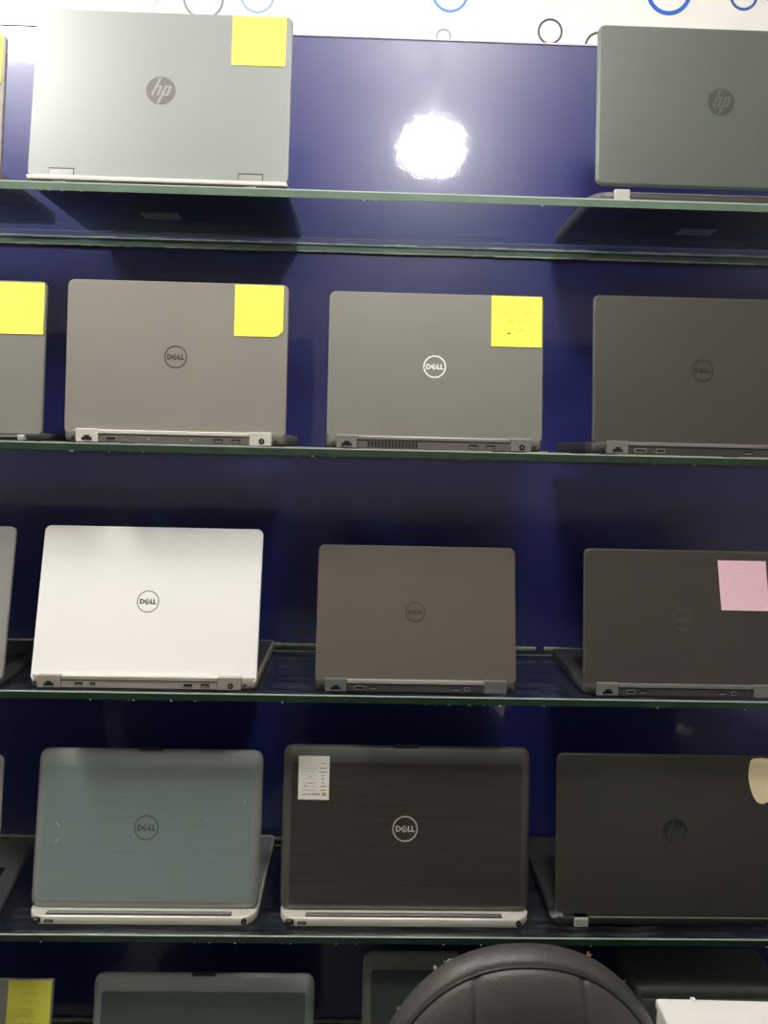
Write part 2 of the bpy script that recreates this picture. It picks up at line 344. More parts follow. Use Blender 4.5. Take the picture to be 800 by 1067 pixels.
def laptop(style, row, x, y, Wd, zb, H, lean, lid_m, base_m, label, tb=None, yaw_=0, depth=None, logo=None, logo_v=.52, logo_q=.0175, rad=.010, opts=None):
    """root at the base's rear edge on its shelf; +y is towards the wall; the lid's outside looks out of the shelf"""
    opts = opts or {}; tb = tb or .019; D = depth or (H-.004)
    D = min(D, .292 - y - (.0 if not yaw_ else .03))
    root = empty('laptop', (x, y, EYE+SZ[row]+.0005), yaw_, label, 'laptop', GROUP[row])
    a = R(lean)
    L = Matrix(((1, 0, 0, 0), (0, math.sin(a), -math.cos(a), 0), (0, math.cos(a), math.sin(a), zb), (0, 0, 0, 1)))
    B = Matrix(((1, 0, 0, 0), (0, 1, 0, 0), (0, 0, 1, 0), (0, 0, 0, 1)))
    T = opts.get('lt', .0115 if style == 'old' else .0065)
    # ---- base
    br = opts.get('brad', .008); bw = opts.get('bw', Wd)
    bm = bmesh.new(); zt = tb - opts.get('topcut', .0)
    yb0 = opts.get('by', .0)
    out = rr_outline(bw, D-yb0, (br, br, .010, .010), 6, yb0)
    lo = [(inset(out, .0015), .0004), (out, .0022)] if opts.get('sq') else [(inset(out, .004), 0.0015), (inset(out, .001), .004), (out, .007)]
    rings(bm, B, lo + [(out, zt-.001), (inset(out, .001), zt)])
    for sx in (-1, 1):
        for yy in (.03, D-.03): box(bm, sx*bw*.40-.012, sx*bw*.40+.012, yy-.004, yy+.004, 0, .003)   # feet
    link('base', bm, base_m, root)
    bm = bmesh.new(); out2 = inset(rr_outline(bw, D-.022, .008, 5, .018), .003)
    rings(bm, B, [(out2, zt-.0004), (out2, zt+.0002)]); link('palmrest', bm, opts.get('deck', M_DECK), root)
    keyboard(root, Wd, .035, zt+.0001)
    if opts.get('under'):      # battery, vents and sticker on the underside
        bm = bmesh.new(); box(bm, -Wd*.32, Wd*.32, .02, .085, .0009, .0018, .0003); box(bm, -Wd*.15, Wd*.35, .1, .18, .0009, .0018, .0003)
        link('bottom_cover', bm, M_BLK, root)
        bm = bmesh.new(); cx = opts['under']; box(bm, cx-.03, cx+.03, .115, .15, .0003, .0008); link('base_sticker', bm, M_SHEET, root)
    # ---- lid
    bm = bmesh.new(); ro = rad
    if style == 'old':
        o = rr_outline(Wd, H, (ro*.9, ro*.9, ro, ro), 3)
        o2 = inset(o, .006)
        pin = opts.get('frame', .014)
        o3 = rr_outline(Wd-2*pin, H-pin-.024, .006, 3, pin*.9)
        rings(bm, L, [(inset(o, .002), -T), (o, -T+.002), (o, -.0082), (o2, -.0032), (o3, -.0002)])
        link('lid', bm, opts.get('frame_m', lid_m), root)
        bm = bmesh.new(); plate(bm, L, inset(o3, .0004), -.0008, .0003, .0003); link('lid_panel', bm, lid_m, root)
        bm = bmesh.new(); box(bm, -.021, .018, H-.0015, H+.0022, -T+.0005, -.002, .0006, L); link('lid_latch', bm, M_BLK, root)
    else:
        o = rr_outline(Wd, H, (ro*.8, ro*.8, ro, ro), 6); e = opts.get('edge', .0016)
        plate(bm, L, o, -T, 0, e); link('lid', bm, lid_m, root)
    # ---- inside of the lid: bezel and screen
    bm = bmesh.new(); bo = rr_outline(Wd-.006, H-.012, .007, 4, .010); rings(bm, L, [(bo, -T-.0009), (bo, -T+.0004)]); link('screen_bezel', bm, M_BEZEL, root)
    bm = bmesh.new(); sw, sh = Wd-.034, H-.050; box(bm, -sw/2, sw/2, .030, .030+sh, -T-.0013, -T-.0007, 0, L); link('screen', bm, M_SCREEN, root)
    # ---- hinges, ports
    if style == 'new':
        hb = opts['blocks']; bh = .0208; bm_m = opts.get('block_m', M_SILV); st = opts.get('strip_m', M_SILV); pf = -.0055
        (l0, l1), (r0_, r1) = hb
        for q0, q1 in hb:
            bm = bmesh.new(); box(bm, q0, q1, pf, .010, .0012, bh, .0008); c = link('hinge_cover', bm, bm_m, root)
        bm = bmesh.new(); box(bm, l1+.0004, r0_-.0004, pf+.0005, .008, .0138, bh-.0010, .0010); link('hinge_bar', bm, st, root)
        bm = bmesh.new(); box(bm, l1+.0004, r0_-.0004, pf+.002, .008, .0012, .0128, .0006); link('port_strip', bm, opts.get('pstrip_m', base_m), root)
        cl = (l0+l1)/2
        bm = bmesh.new(); box(bm, cl-.0075, cl+.0075, pf-.0004, pf+.0005, .003, .0085); box(bm, cl-.004, cl+.004, pf-.0004, pf+.0005, .008, .0115); link('ethernet_port', bm, M_PORT, root)
        bm = bmesh.new(); box(bm, cl-.0055, cl+.0065, pf-.0006, pf-.0003, .003, .0042); link('port_contacts', bm, M_PORTM, root)
        bm = bmesh.new(); XX = Matrix(((1, 0, 0, 0), (0, 0, -1, 0), (0, 1, 0, 0), (0, 0, 0, 1)))
        px_, pm = opts.get('power', ((r0_+r1)/2+.002, True))
        if pm:
            disc(bm, XX, px_, .0075, .0044, -pf-.0004, -pf+.0004); link('power_socket', bm, M_PORT, root)
            bm = bmesh.new(); disc(bm, XX, px_, .0075, .0013, -pf, -pf+.0007, N=16); link('socket_pin', bm, M_PORTM, root)
        else: bm.free()
        for kind, p0, p1 in opts.get('ports', []):
            bm = bmesh.new(); yy = pf+.002
            if kind == 'vent':
                n = 15; s = (p1-p0)/n
                for k in range(n): box(bm, p0+k*s, p0+k*s+s*.62, yy-.0004, yy+.001, .0030, .0118)
                link('vent', bm, M_PORT, root)
            elif kind == 'display_port':
                o = rr_outline(p1-p0, .0062, .0018, 3, .0042); o = [(u+(p0+p1)/2, v) for u, v in o]
                rings(bm, XX, [(o, -yy-.0003), (o, -yy+.0006)]); link('display_port', bm, M_PORTM, root)
                bm = bmesh.new(); o = inset(o, .0012); rings(bm, XX, [(o, -yy), (o, -yy+.0009)]); link('port_opening', bm, M_PORT, root)
            elif kind == 'screw':
                disc(bm, XX, (p0+p1)/2, .0072, .0018, -yy-.0003, -yy+.0006, N=14); link('screw', bm, M_PORTM, root)
            else:
                box(bm, p0, p1, yy-.0005, yy+.001, .0045, .0098, .0002, seg=1); box(bm, p0+.0015, p1-.0015, yy-.0008, yy, .0052, .0066, mi=1); link('usb_port', bm, [M_PORT, M_PORTM], root)
        for xx in (l0-.006, r1+.006):
            bm = bmesh.new(); disc(bm, XX, xx, .0075, .002, -.0008, .0008, N=14); link('lock_slot', bm, M_PORT, root)
    if style == 'old':
        hm = opts.get('bar_m', M_SILV); b0, b1 = opts.get('bar', (-.155, .145))
        bm = bmesh.new(); box(bm, b0, b1, -.0105, -.0035, .0140, .0168, .0010)
        link('hinge_bar', bm, hm, root)
        bm = bmesh.new(); box(bm, b0-.001, b1+.001, -.0130, -.0030, .0142, .0147); link('hinge_gap', bm, M_PORT, root)
        XX = Matrix(((1, 0, 0, 0), (0, 0, -1, 0), (0, 1, 0, 0), (0, 0, 0, 1)))
        bm = bmesh.new(); xl = -bw/2+.011; box(bm, xl-.0005, xl+.0125, yb0-.0006, yb0+.002, .0035, .0120, .0004); link('ethernet_port', bm, M_PORT, root)
        bm = bmesh.new(); box(bm, xl+.002, xl+.009, yb0-.0009, yb0-.0004, .0075, .0112, .0002); link('port_contacts', bm, M_PORTM, root)
        bm = bmesh.new(); box(bm, xl+.0185, xl+.0325, yb0-.0006, yb0+.002, .0040, .0088, .0004); box(bm, xl+.0205, xl+.0305, yb0-.0010, yb0, .0058, .0070, mi=1); link('usb_port', bm, [M_PORT, M_PORTM], root)
        bm = bmesh.new(); disc(bm, XX, bw/2-.019, .0078, .0043, -yb0-.002, -yb0+.0008); link('power_socket', bm, M_PORT, root)
        bm = bmesh.new(); disc(bm, XX, bw/2-.019, .0078, .0014, -yb0-.002, -yb0+.0012, N=16); link('socket_pin', bm, M_PORTM, root)
    if style == 'hinged':     # lid hung on two small hinges, silver bar below
        bm = bmesh.new(); box(bm, -Wd/2+.001, Wd/2-.001, -.0055, .008, .0080, .0145, .0016); link('rear_bar', bm, M_SILVW, root)
        for (q0, q1) in opts['hinges']:
            bm = bmesh.new()
            box(bm, q0, q1, .0115, .0128, -.0006, .0004, 0, L); box(bm, q1-.0012 if q0 < 0 or 1 else q0, q1, .0, .0128, -.0006, .0004, 0, L)
            box(bm, q0, q0+.0010 if q0 > 0 else q0+.0002, .0, .0128, -.0006, .0004, 0, L)
            link('hinge_gap', bm, mat('hinge_shadow_gap', (.02, .02, .06), .5), root)
            bm = bmesh.new(); box(bm, q0+.0012, q1-.0014, -.0006, .0112, -.0006, .0006, .0004, L, seg=1); link('hinge_cover', bm, M_SILVD, root)
        for q0, q1 in opts['vga']:
            bm = bmesh.new(); box(bm, q0, q1, -.0035, .001, .0020, .0085, .0006); link('display_port', bm, M_SILV, root)
            bm = bmesh.new(); 
            for k in range(5): box(bm, q0+.0018+k*(q1-q0-.0036)/5, q0+.0018+(k+.55)*(q1-q0-.0036)/5, -.0039, -.0034, .0034, .0070)
            link('port_pins', bm, M_PORT, root)
    if style == 'block':      # thin wedge base with two bright hinge blocks
        for q0, q1 in opts['hinges']:
            bm = bmesh.new(); box(bm, q0, q1, opts.get('hy', -.007), .010, opts.get('hz0', .0012), opts.get('hz', .0182), .0012); link('hinge_block', bm, opts.get('hb_m', M_SILV), root)
        bm = bmesh.new(); box(bm, opts['hinges'][0][1]+.001, opts['hinges'][1][0]-.001, opts.get('bary', -.002), opts.get('bary', .0082)+.0018, opts.get('bz', .0145), opts.get('bz', .0145)+.0016, .0004, seg=1); link('hinge_bar', bm, opts.get('hbar_m', M_SILVD), root)
        if opts.get('corner'):
            for sx in (-1, 1):
                c0 = sx*(bw/2-.010); bm = bmesh.new(); box(bm, min(c0-.011, c0+.011), max(c0-.011, c0+.011), -.007, .008, .0105, .0165, .0026); link('corner_cap', bm, M_CHROME, root)
    # ---- logo
    if logo:
        bm = bmesh.new(); n1 = .0003 if style != 'old' else .0008; cxl = -.002
        if logo[0] == 'dell': logo_dell(bm, L, cxl, logo_v, logo_q, -.0004, n1, logo[2]); link('logo', bm, logo[1], root)
        else: logo_hp(bm, L, cxl, logo_v, logo_q, -.0004, n1); link('logo', bm, [logo[1], lid_m], root)
    q = Laptop(); q.root = root; q.L = L; q.W = Wd; q.H = H; q.off = .0003 if style != 'old' else .0006
    return q

# lid finishes
def lid(name, c, rough=.45, **k): return mat(name, c, rough, **k)
ML = {
 'hp_silver': lid('lid_light_grey_metal', (.24, .255, .25), .42, metal=.15, noise=.04, nscale=6),
 'hp_grey': lid('lid_grey_metal', (.105, .118, .104), .42, metal=.2, noise=.07, nscale=6),
 'warm1': lid('lid_warm_grey_soft', (.225, .207, .180), .48, noise=.06, nscale=7, bump=.15, bscale=1500),
 'warm2': lid('lid_grey_soft', (.190, .182, .162), .48, noise=.06, nscale=7, bump=.15, bscale=1500),
 'warm3': lid('lid_dark_warm_grey', (.060, .055, .048), .46, noise=.08, nscale=7, bump=.15, bscale=1500),
 'white': lid('lid_white_gloss', (.95, .94, .92), .3),
 'warm4': lid('lid_taupe_soft', (.105, .092, .077), .48, noise=.06, nscale=7, bump=.15, bscale=1500),
 'warm5': lid('lid_dark_taupe_soft', (.056, .049, .043), .48, noise=.12, nscale=12, bump=.15, bscale=1500),
 'teal': lid('lid_teal_grey_brushed', (.32, .41, .395), .36, metal=.45, noise=.10, nscale=10, stretch=(.6, 30, 30)),
 'tealframe': lid('lid_frame_grey', (.26, .28, .265), .42, noise=.05),
 'black': lid('lid_black_brushed', (.068, .061, .055), .40, metal=.35, noise=.35, nscale=10, stretch=(.8, 30, 30)),
 'blackframe': lid('lid_frame_black', (.078, .073, .068), .42, noise=.05),
 'hp_dark': lid('lid_black_textured', (.040, .037, .032), .50, noise=.15, nscale=14, bump=.25, bscale=1200),
 'silver': lid('lid_silver', (.34, .34, .32), .4, metal=.3),
 'green': lid('lid_dark_green_grey', (.10, .125, .115), .42, metal=.2, noise=.12, nscale=14),
 'greenframe': lid('lid_frame_green_grey', (.20, .22, .21), .42),
}
M_LGREY = mat('logo_dark_grey', (.045, .045, .045), .4)
M_LHP = mat('logo_mid_grey', (.13, .115, .11), .4)
M_LHP2 = mat('logo_dark_green_grey', (.055, .055, .05), .4)
M_LHP3 = mat('logo_gloss_black', (.006, .006, .006), .2)
M_LWHITE = mat('logo_white', (.90, .90, .86), .35)
M_LFAINT = mat('logo_faint_grey', (.030, .028, .025), .3)
M_LFAINT3 = mat('logo_faint_brown', (.085, .078, .070), .3)
M_LTEAL = mat('logo_brown_grey', (.26, .255, .235), .25, metal=.5)
M_BASEGREY = mat('base_warm_grey', (.13, .12, .105), .5)
M_BASEDK = mat('base_dark_grey', (.055, .052, .048), .45)
M_SILVW = mat('satin_warm_silver', (.80, .76, .68), .36, metal=.35)
M_BLKSIL = mat('block_blue_grey', (.20, .21, .20), .36, metal=.4)
M_SILV3 = mat('satin_silver_base', (.42, .385, .33), .38, metal=.35)
M_STRIP3 = mat('strip_light', (.52, .49, .46), .32, metal=.5)

P = {}
# topmost shelf
P['R1L0'] = laptop('new', 0, -.539-.165, .02, .33, .014, .213, 8, ML['warm2'], M_BASEGREY, 'laptop cut off by the left picture edge on the topmost shelf',
    opts=dict(blocks=((-.145, -.112), (.112, .145))))
P['R1L1'] = laptop('hinged', 0, -.3117, .02, .3775, .0145, .2590, 9.8, ML['hp_silver'], M_BASEDK, 'large pale silver laptop with a round two-letter logo on the topmost shelf',
    logo=('hp', M_LHP), logo_v=.1363, logo_q=.0215, rad=.010, tb=.0140, opts=dict(hinges=((-.1578, -.1214), (.1155, .1522)), vga=((-.150, -.134), (.125, .142)), under=-.03, topcut=.0))
P['R1L2'] = laptop('block', 0, .5165, .02, .374, .0265, .2395, 5.5, ML['hp_grey'], M_BASEDK, 'dark grey-green laptop with a faint two-letter disc logo on the topmost shelf, right',
    logo=('hp', M_LHP2), logo_v=.1290, logo_q=.0200, rad=.013, tb=.017, opts=dict(edge=.004, hinges=((-.160, -.1375), (.1375, .160)), bw=.384, brad=.034, by=-.001, bz=.0150, under=.02, hz=.0190, hz0=.0015))
# eye-level shelf
P['R2L0'] = laptop('block', 1, -.4815-.165, .014, .33, .0095, .2300, 6.5, ML['warm2'], M_BASEDK, 'laptop at the left picture edge on the eye-level shelf, yellow note at its corner',
    rad=.008, tb=.0125, opts=dict(hinges=((-.15, -.13), (.132, .142)), hz=.0095, bz=.0060, bw=.345, brad=.02))
P['R2L1'] = laptop('new', 1, -.2846, .012, .3272, .0140, .2290, 5.5, ML['warm1'], M_BASEGREY, 'warm grey laptop with silver hinge covers, yellow note at its right corner, eye-level shelf',
    logo=('dell', M_LGREY, .10), logo_v=.1165, logo_q=.0170, opts=dict(block_m=M_SILVW, strip_m=M_SILVW, blocks=((-.1445, -.112), (.1105, .143)), ports=[('display_port', -.102, -.085), ('screw', -.04, -.036), ('screw', .023, .027), ('usb', .058, .071), ('usb', .084, .097)]))
P['R2L2'] = laptop('new', 1, .1016, .012, .3239, .0155, .2225, 7, ML['warm2'], M_BASEGREY, 'grey laptop with white ring logo and vent slots, yellow note at its right corner',
    logo=('dell', M_LWHITE, .12), logo_v=.1110, logo_q=.0172, opts=dict(block_m=M_SILVD, strip_m=M_SILVD, blocks=((-.1466, -.116), (.113, .144)), ports=[('vent', -.100, -.024), ('usb', .051, .064), ('usb', .076, .090)]))
P['R2L3'] = laptop('new', 1, .5085, .012, .3384, .0140, .2295, 7, ML['warm3'], M_BASEDK, 'dark brown-grey laptop at the right end of the eye-level shelf, no note',
    logo=('dell', M_LFAINT, .09), logo_v=.1175, logo_q=.0170, rad=.010, opts=dict(edge=.003, block_m=M_SILVD, strip_m=M_SILVD, blocks=((-.148, -.116), (.116, .148)), ports=[('display_port', -.106, -.088), ('display_port', -.074, -.060), ('usb', .06, .074)]))
# third shelf
P['R3L0'] = laptop('block', 2, -.5475-.165, .018, .33, .0100, .2360, 13.5, ML['silver'], M_BASEDK, 'silver laptop cut off by the left picture edge, left of the white laptop',
    rad=.009, tb=.012, opts=dict(hinges=((-.15, -.13), (.13, .15)), hz=.009, bz=.006))
P['R3L1'] = laptop('new', 2, -.3339, .018, .3443, .0100, .2410, 15.5, ML['white'], M_SILV3, 'white laptop with thin grey ring logo on the third shelf',
    logo=('dell', M_LGREY, .07), logo_v=.1230, logo_q=.0170, opts=dict(blocks=((-.159, -.124), (.114, .149)), block_m=M_SILV3, strip_m=M_SILV, ports=[('usb', -.103, -.091), ('usb', -.080, -.072), ('screw', -.06, -.056), ('screw', .048, .052), ('display_port', .061, .076), ('usb', .088, .101)]))
P['R3L2'] = laptop('new', 2, .0839, .020, .3122, .0150, .2125, 13.5, ML['warm4'], M_BASEDK, 'small taupe laptop with faint ring logo in the middle of the third shelf',
    logo=('dell', M_LFAINT, .10), logo_v=.1085, logo_q=.0155, opts=dict(block_m=M_BLKSIL, strip_m=M_STRIP3, blocks=((-.140, -.107), (.1056, .140)), power=(.0, False), ports=[('display_port', -.095, -.08), ('usb', -.072, -.06), ('usb', .055, .068), ('display_port', .075, .083)]))
P['R3L3'] = laptop('new', 2, .501, .020, .3138, .0150, .2135, 7.5, ML['warm5'], M_BASEDK, 'dark taupe laptop carrying the pink note, right end of the third shelf',
    logo=('dell', M_LFAINT3, .09), logo_v=.1045, logo_q=.0160, opts=dict(edge=.003, block_m=M_SILVD, strip_m=M_SILVD, blocks=((-.136, -.103), (.110, .147)), power=(.0, False), ports=[('display_port', -.09, -.076), ('usb', -.07, -.058), ('usb', .055, .068), ('display_port', .075, .083)]))
# fourth shelf
P['R4L0'] = laptop('block', 3, -.5595-.17, -.005, .33, .0110, .2480, 14, ML['silver'], M_SILVD, 'laptop turned slightly, at the left picture edge of the fourth shelf, keyboard showing',
    rad=.010, yaw_=R(9), tb=.018, opts=dict(deck=M_SILVD, hinges=((-.15, -.13), (.13, .15)), hz=.011, bz=.008))
P['R4L1'] = laptop('old', 3, -.3407, .040, .3635, .0150, .2500, 10.5, ML['teal'], M_SILVW, 'teal-grey brushed laptop with cream silver base on the fourth shelf',
    logo=('dell', M_LTEAL, .08), logo_v=.1275, logo_q=.0195, rad=.016, tb=.0145, opts=dict(frame_m=ML['tealframe'], bar_m=M_SILVD, bar=(-.150, .140), by=-.0165, brad=.028, sq=1, bw=.3615, deck=M_DECKS))
P['R4L2'] = laptop('old', 3, .0771, .040, .4029, .0135, .2650, 7.1, ML['black'], M_SILVW, 'wide black brushed laptop with chrome ring logo and white label, fourth shelf',
    logo=('dell', M_SILVW, .09), logo_v=.1340, logo_q=.0205, rad=.016, tb=.0145, opts=dict(frame_m=ML['blackframe'], bar_m=M_CHROME, bar=(-.158, .155), by=-.0165, brad=.028, sq=1, bw=.401, deck=M_DECKS))
P['R4L3'] = laptop('block', 3, .5193, .040, .3951, .0085, .2630, 7.4, ML['hp_dark'], M_BLK, 'black laptop with a dark two-letter disc logo at the right end of the fourth shelf',
    logo=('hp', M_LHP3), logo_v=.1380, logo_q=.0205, rad=.012, tb=.0150, opts=dict(edge=.003, hinges=((-.170, -.1475), (.1475, .170)), hz=.0150, hz0=-.0001+.0012, bz=.0145, bary=-.0095, bw=.412, brad=.020, by=-.010, hy=-.014, corner=True, hbar_m=M_SILVD))
# lowest shelf
P['R5L0'] = laptop('block', 4, -.505-.165, .045, .33, .0120, .2270, 12, ML['silver'], M_SILVD, 'silver laptop at the lower left corner with a yellow note on it', rad=.004, tb=.015,
    opts=dict(hinges=((-.15, -.13), (.13, .15)), hz=.012, bz=.008))
P['R5L1'] = laptop('old', 4, -.2495, .030, .3635, .0150, .2480, 9, ML['green'], M_SILVW, 'dark green-grey laptop at the bottom left, only its upper lid in view', rad=.016, tb=.015,
    logo=('dell', M_LTEAL, .08), logo_v=.1275, logo_q=.0195, opts=dict(frame_m=ML['greenframe'], by=-.0165, brad=.028, sq=1, bw=.3615))
P['R5L2'] = laptop('old', 4, .1935, .050, .3635, .0150, .2720, 9, ML['green'], M_SILVW, 'dark green-grey laptop behind the left edge of the office chair', rad=.016, tb=.015,
    logo=('dell', M_LTEAL, .08), logo_v=.1275, logo_q=.0195, opts=dict(frame_m=ML['greenframe'], by=-.0165, brad=.028, sq=1, bw=.3615))

# scratches on the teal lid (worn through to bright metal)
q = P['R4L1']; bm = bmesh.new()
for (u, v, l, an) in ((-.143, .131, .004, -40), (-.144, .106, .003, 50), (.095, .141, .001, 0), (.155, .17, .002, 80)):
    stroke(bm, q.L, (u-l*math.cos(R(an)), v-l*math.sin(R(an))), (u+l*math.cos(R(an)), v+l*math.sin(R(an))), .0009, .0002, .00045)
link('scratch', bm, M_LABEL, q.root)

# ------------------------------------------------------------------ notes and labels stuck on the lids
def note(lap, u0, u1, v0, v1, m, ink, label, name='sticky_note', rot=0, marks=(), curl=.004, cut=0, skew=0):
    w, h = u1-u0, v1-v0; cu, cv = (u0+u1)/2, (v0+v1)/2
    X = lap.root.matrix_world @ lap.L @ Matrix.Translation((cu, cv, lap.off)) @ Matrix.Rotation(R(rot), 4, 'Z')
    bm = bmesh.new(); N = 10; g = []
    def hh(a, b): s = max(0, .45-b)/.45; return .0001 + curl*s*s*(.55+.45*a)
    def uvp(i, j):
        a, b = i/N, j/N; u, v = -w/2+w*a, -h/2+h*b
        u += skew*(b-.5)
        if cut and a > 1-cut*1.0001 and b < cut: 
            k = (a-(1-cut))/cut; v = max(v, -h/2 + h*cut*k)
        return u, v, hh(a, b)
    top = [[bm.verts.new(uvp(i, j)) for i in range(N+1)] for j in range(N+1)]
    bot = [[bm.verts.new((vv.co.x, vv.co.y, vv.co.z-.00008)) for vv in row] for row in top]
    for j in range(N):
        for i in range(N):
            bm.faces.new((top[j][i], top[j][i+1], top[j+1][i+1], top[j+1][i])); bm.faces.new((bot[j][i], bot[j+1][i], bot[j+1][i+1], bot[j][i+1]))
    ed = [(0, i) for i in range(N+1)] + [(j, N) for j in range(1, N+1)] + [(N, i) for i in range(N-1, -1, -1)] + [(j, 0) for j in range(N-1, 0, -1)]
    for k in range(len(ed)):
        a, b = ed[k], ed[(k+1) % len(ed)]
        bm.faces.new((top[a[0]][a[1]], bot[a[0]][a[1]], bot[b[0]][b[1]], top[b[0]][b[1]]))
    o = link(name, bm, m, None, mw=X); tag(o, label, 'paper label' if name == 'price_label' else 'sticky note')
    if marks:
        bm = bmesh.new()
        for (mu, mv, ml, mw_, mi) in marks:
            a, b = mu, mv; z = hh(a, b)
            box(bm, -w/2+w*(mu-ml/2), -w/2+w*(mu+ml/2), -h/2+h*mv-mw_/2, -h/2+h*mv+mw_/2, z-.00005, z+.00012+.0002*(b < .45), mi=mi)
        link('writing', bm, ink, o)
    return o
def scrawl(seed, rows, k=3):
    random.seed(seed); out = []
    for v in rows:
        x = random.uniform(.2, .4)
        for _ in range(k):
            l = random.uniform(.05, .16); out.append((x+l/2, v+random.uniform(-.01, .01), l, random.uniform(.0006, .0012), 0)); x += l+random.uniform(.02, .06)
            if x > .85: break
    return out
note(P['R1L1'], .0997, .1791, .1795, .2578, M_YEL, [M_YINK], 'yellow note at the top right corner of the large silver laptop', rot=0, curl=.0007)
note(P['R2L1'], .0836, .1562, .1500, .2270, M_YEL, [M_YINK], 'yellow note with a folded corner, on the warm grey laptop with silver hinge covers', curl=.0007, cut=.12)
note(P['R2L2'], .0825, .1593, .1440, .2216, M_YEL, [M_YINK, M_INK], 'yellow note with a dark scribble, on the laptop with the white ring logo', curl=.0007,
     marks=scrawl(3, (.66,), 2)+scrawl(5, (.50, .34), 3)+[(.34, .26, .07, .0014, 1), (.36, .272, .05, .001, 1), (.76, .68, .24, .0014, 0)])
note(P['R2L0'], .093, .162, .1500, .2275, M_YEL, [M_YINK], 'yellow note cut off by the left picture edge, eye-level shelf', curl=.0007)
note(P['R1L0'], .088, .160, .137, .210, M_YEL, [M_YINK], 'yellow note on the laptop cut off at the left of the topmost shelf', curl=.001)
note(P['R5L0'], .090, .1615, .1460, .2255, M_YEL, [M_YINK], 'yellow note with pencil lines at the lower left corner of the picture', curl=.0007, marks=scrawl(9, (.88, .74, .58, .44, .3, .16), 3))
note(P['R3L3'], .0575, .1340, .1203, .1984, M_PINK, [M_PKINK], 'pink note on the dark taupe laptop, third shelf', curl=.0007, skew=-.006, marks=scrawl(12, (.75, .6, .5, .38), 3))
# printed label, upside down
mk = []
for i, v in enumerate((.83, .72, .635, .555, .47, .385, .30, .22)):
    l = (.13, .2, .25, .12, .12, .09, .2, .14)[i]; mk.append((.80, v, l, .0009, 0))
    if i: mk.append((.37, v, .44, .00025, 0))
mk += [(.38, .52, .12, .0004, 0), (.40, .37, .14, .0005, 0), (.22, .31, .03, .0022, 0), (.22, .12, .14, .0009, 0), (.38, .12, .12, .0009, 0), (.55, .125, .2, .0013, 0), (.68, .125, .08, .0012, 0), (.84, .125, .12, .0048, 1)]
note(P['R4L2'], -.1762, -.1262, .1790, .2488, M_LABEL, [M_INK, M_ORANGE], 'white printed price label stuck upside down on the wide black laptop', name='price_label', curl=.0003, marks=mk)
# torn cream paper
q = P['R4L3']; pts = [(.1197, .2353), (.1205, .2213), (.1252, .2027), (.1331, .1888), (.1427, .1851), (.1523, .1891), (.166, .199), (.175, .216), (.178, .236), (.172, .250), (.160, .2565), (.1478, .2588), (.1366, .2589), (.1238, .2556)]
cu, cv = .148, .222; X = q.root.matrix_world @ q.L @ Matrix.Translation((cu, cv, q.off))
sm = []
for i in range(len(pts)):                                  # smooth the outline (Catmull-Rom)
    p0, p1, p2, p3 = [Vector(pts[(i+k) % len(pts)]) for k in (-1, 0, 1, 2)]
    for s in (0, .33, .66):
        w = .5*((2*p1)+(-p0+p2)*s+(2*p0-5*p1+4*p2-p3)*s*s+(-p0+3*p1-3*p2+p3)*s**3); sm.append((w.x-cu, w.y-cv))
bm = bmesh.new(); poly(bm, I4, sm, 0, .00025)
for k in range(4): box(bm, -.008+k*.002, .016, .012-k*.010, .0126-k*.010, .0002, .00032, mi=1)
tag(link('paper_scrap', bm, [M_CREAM, mat('faint_ink_on_cream', (.86, .70, .44), .8)], None, mw=X), 'cream rounded paper scrap stuck on the black laptop ending the fourth shelf', 'paper scrap')

# ------------------------------------------------------------------ black box on the lowest shelf
t = empty('black_case', (.608, .135, EYE+SZ[4]+.0005), R(0), 'black plastic equipment case on the lowest shelf behind the white box', 'case')
mb = mat('black_case_plastic', (.11, .11, .104), .5, noise=.3, nscale=60, bump=.3, bscale=700)
bm = bmesh.new(); box(bm, -.130, .130, -.055, .060, .004, .2325, .010, seg=4); link('case_body', bm, mb, t, smooth=False)
bm = bmesh.new(); box(bm, -.122, .122, -.0575, -.054, .012, .2150, .0015); link('front_panel', bm, mat('case_front_grey', (.16, .165, .155), .45), t)
for sx in (-1, 1):
    bm = bmesh.new(); box(bm, sx*.1-.014, sx*.1+.014, -.045, .05, 0, .0042); link('foot', bm, M_BLK, t)

# ------------------------------------------------------------------ desk and white box in front of the shelves
t = empty('desk', (.815, -.46, 0), 0, 'small dark wooden desk in front of the shelves, right', 'desk')
bm = bmesh.new(); box(bm, -.34, .34, -.30, .30, .708, .735, .002); link('desk_top', bm, mw, t)
for sx in (-1, 1):
    bm = bmesh.new(); box(bm, sx*.31-.02, sx*.31+.02, -.27, .27, 0, .708, .003); link('side_panel', bm, mw, t)
bm = bmesh.new(); box(bm, -.29, .29, .22, .24, .35, .708, .002); link('back_panel', bm, mw, t)
mwh = mat('white_carton', (.88, .87, .82), .55, noise=.02, nscale=30)
t = empty('white_box', (.62, -.33, .7355), R(-1.5), 'flat white box on the desk at the lower right corner', 'box')
bm = bmesh.new(); box(bm, -.222, .24, -.16, .142, 0, .030, .003, seg=3); link('box_tray', bm, mwh, t)
bm = bmesh.new(); box(bm, -.224, .242, -.162, .144, .0305, .0445, .004, seg=3); link('box_lid', bm, mwh, t)
bm = bmesh.new(); box(bm, -.178, -.172, .138, .143, .0445, .0475, .001); link('lid_tab', bm, mwh, t)

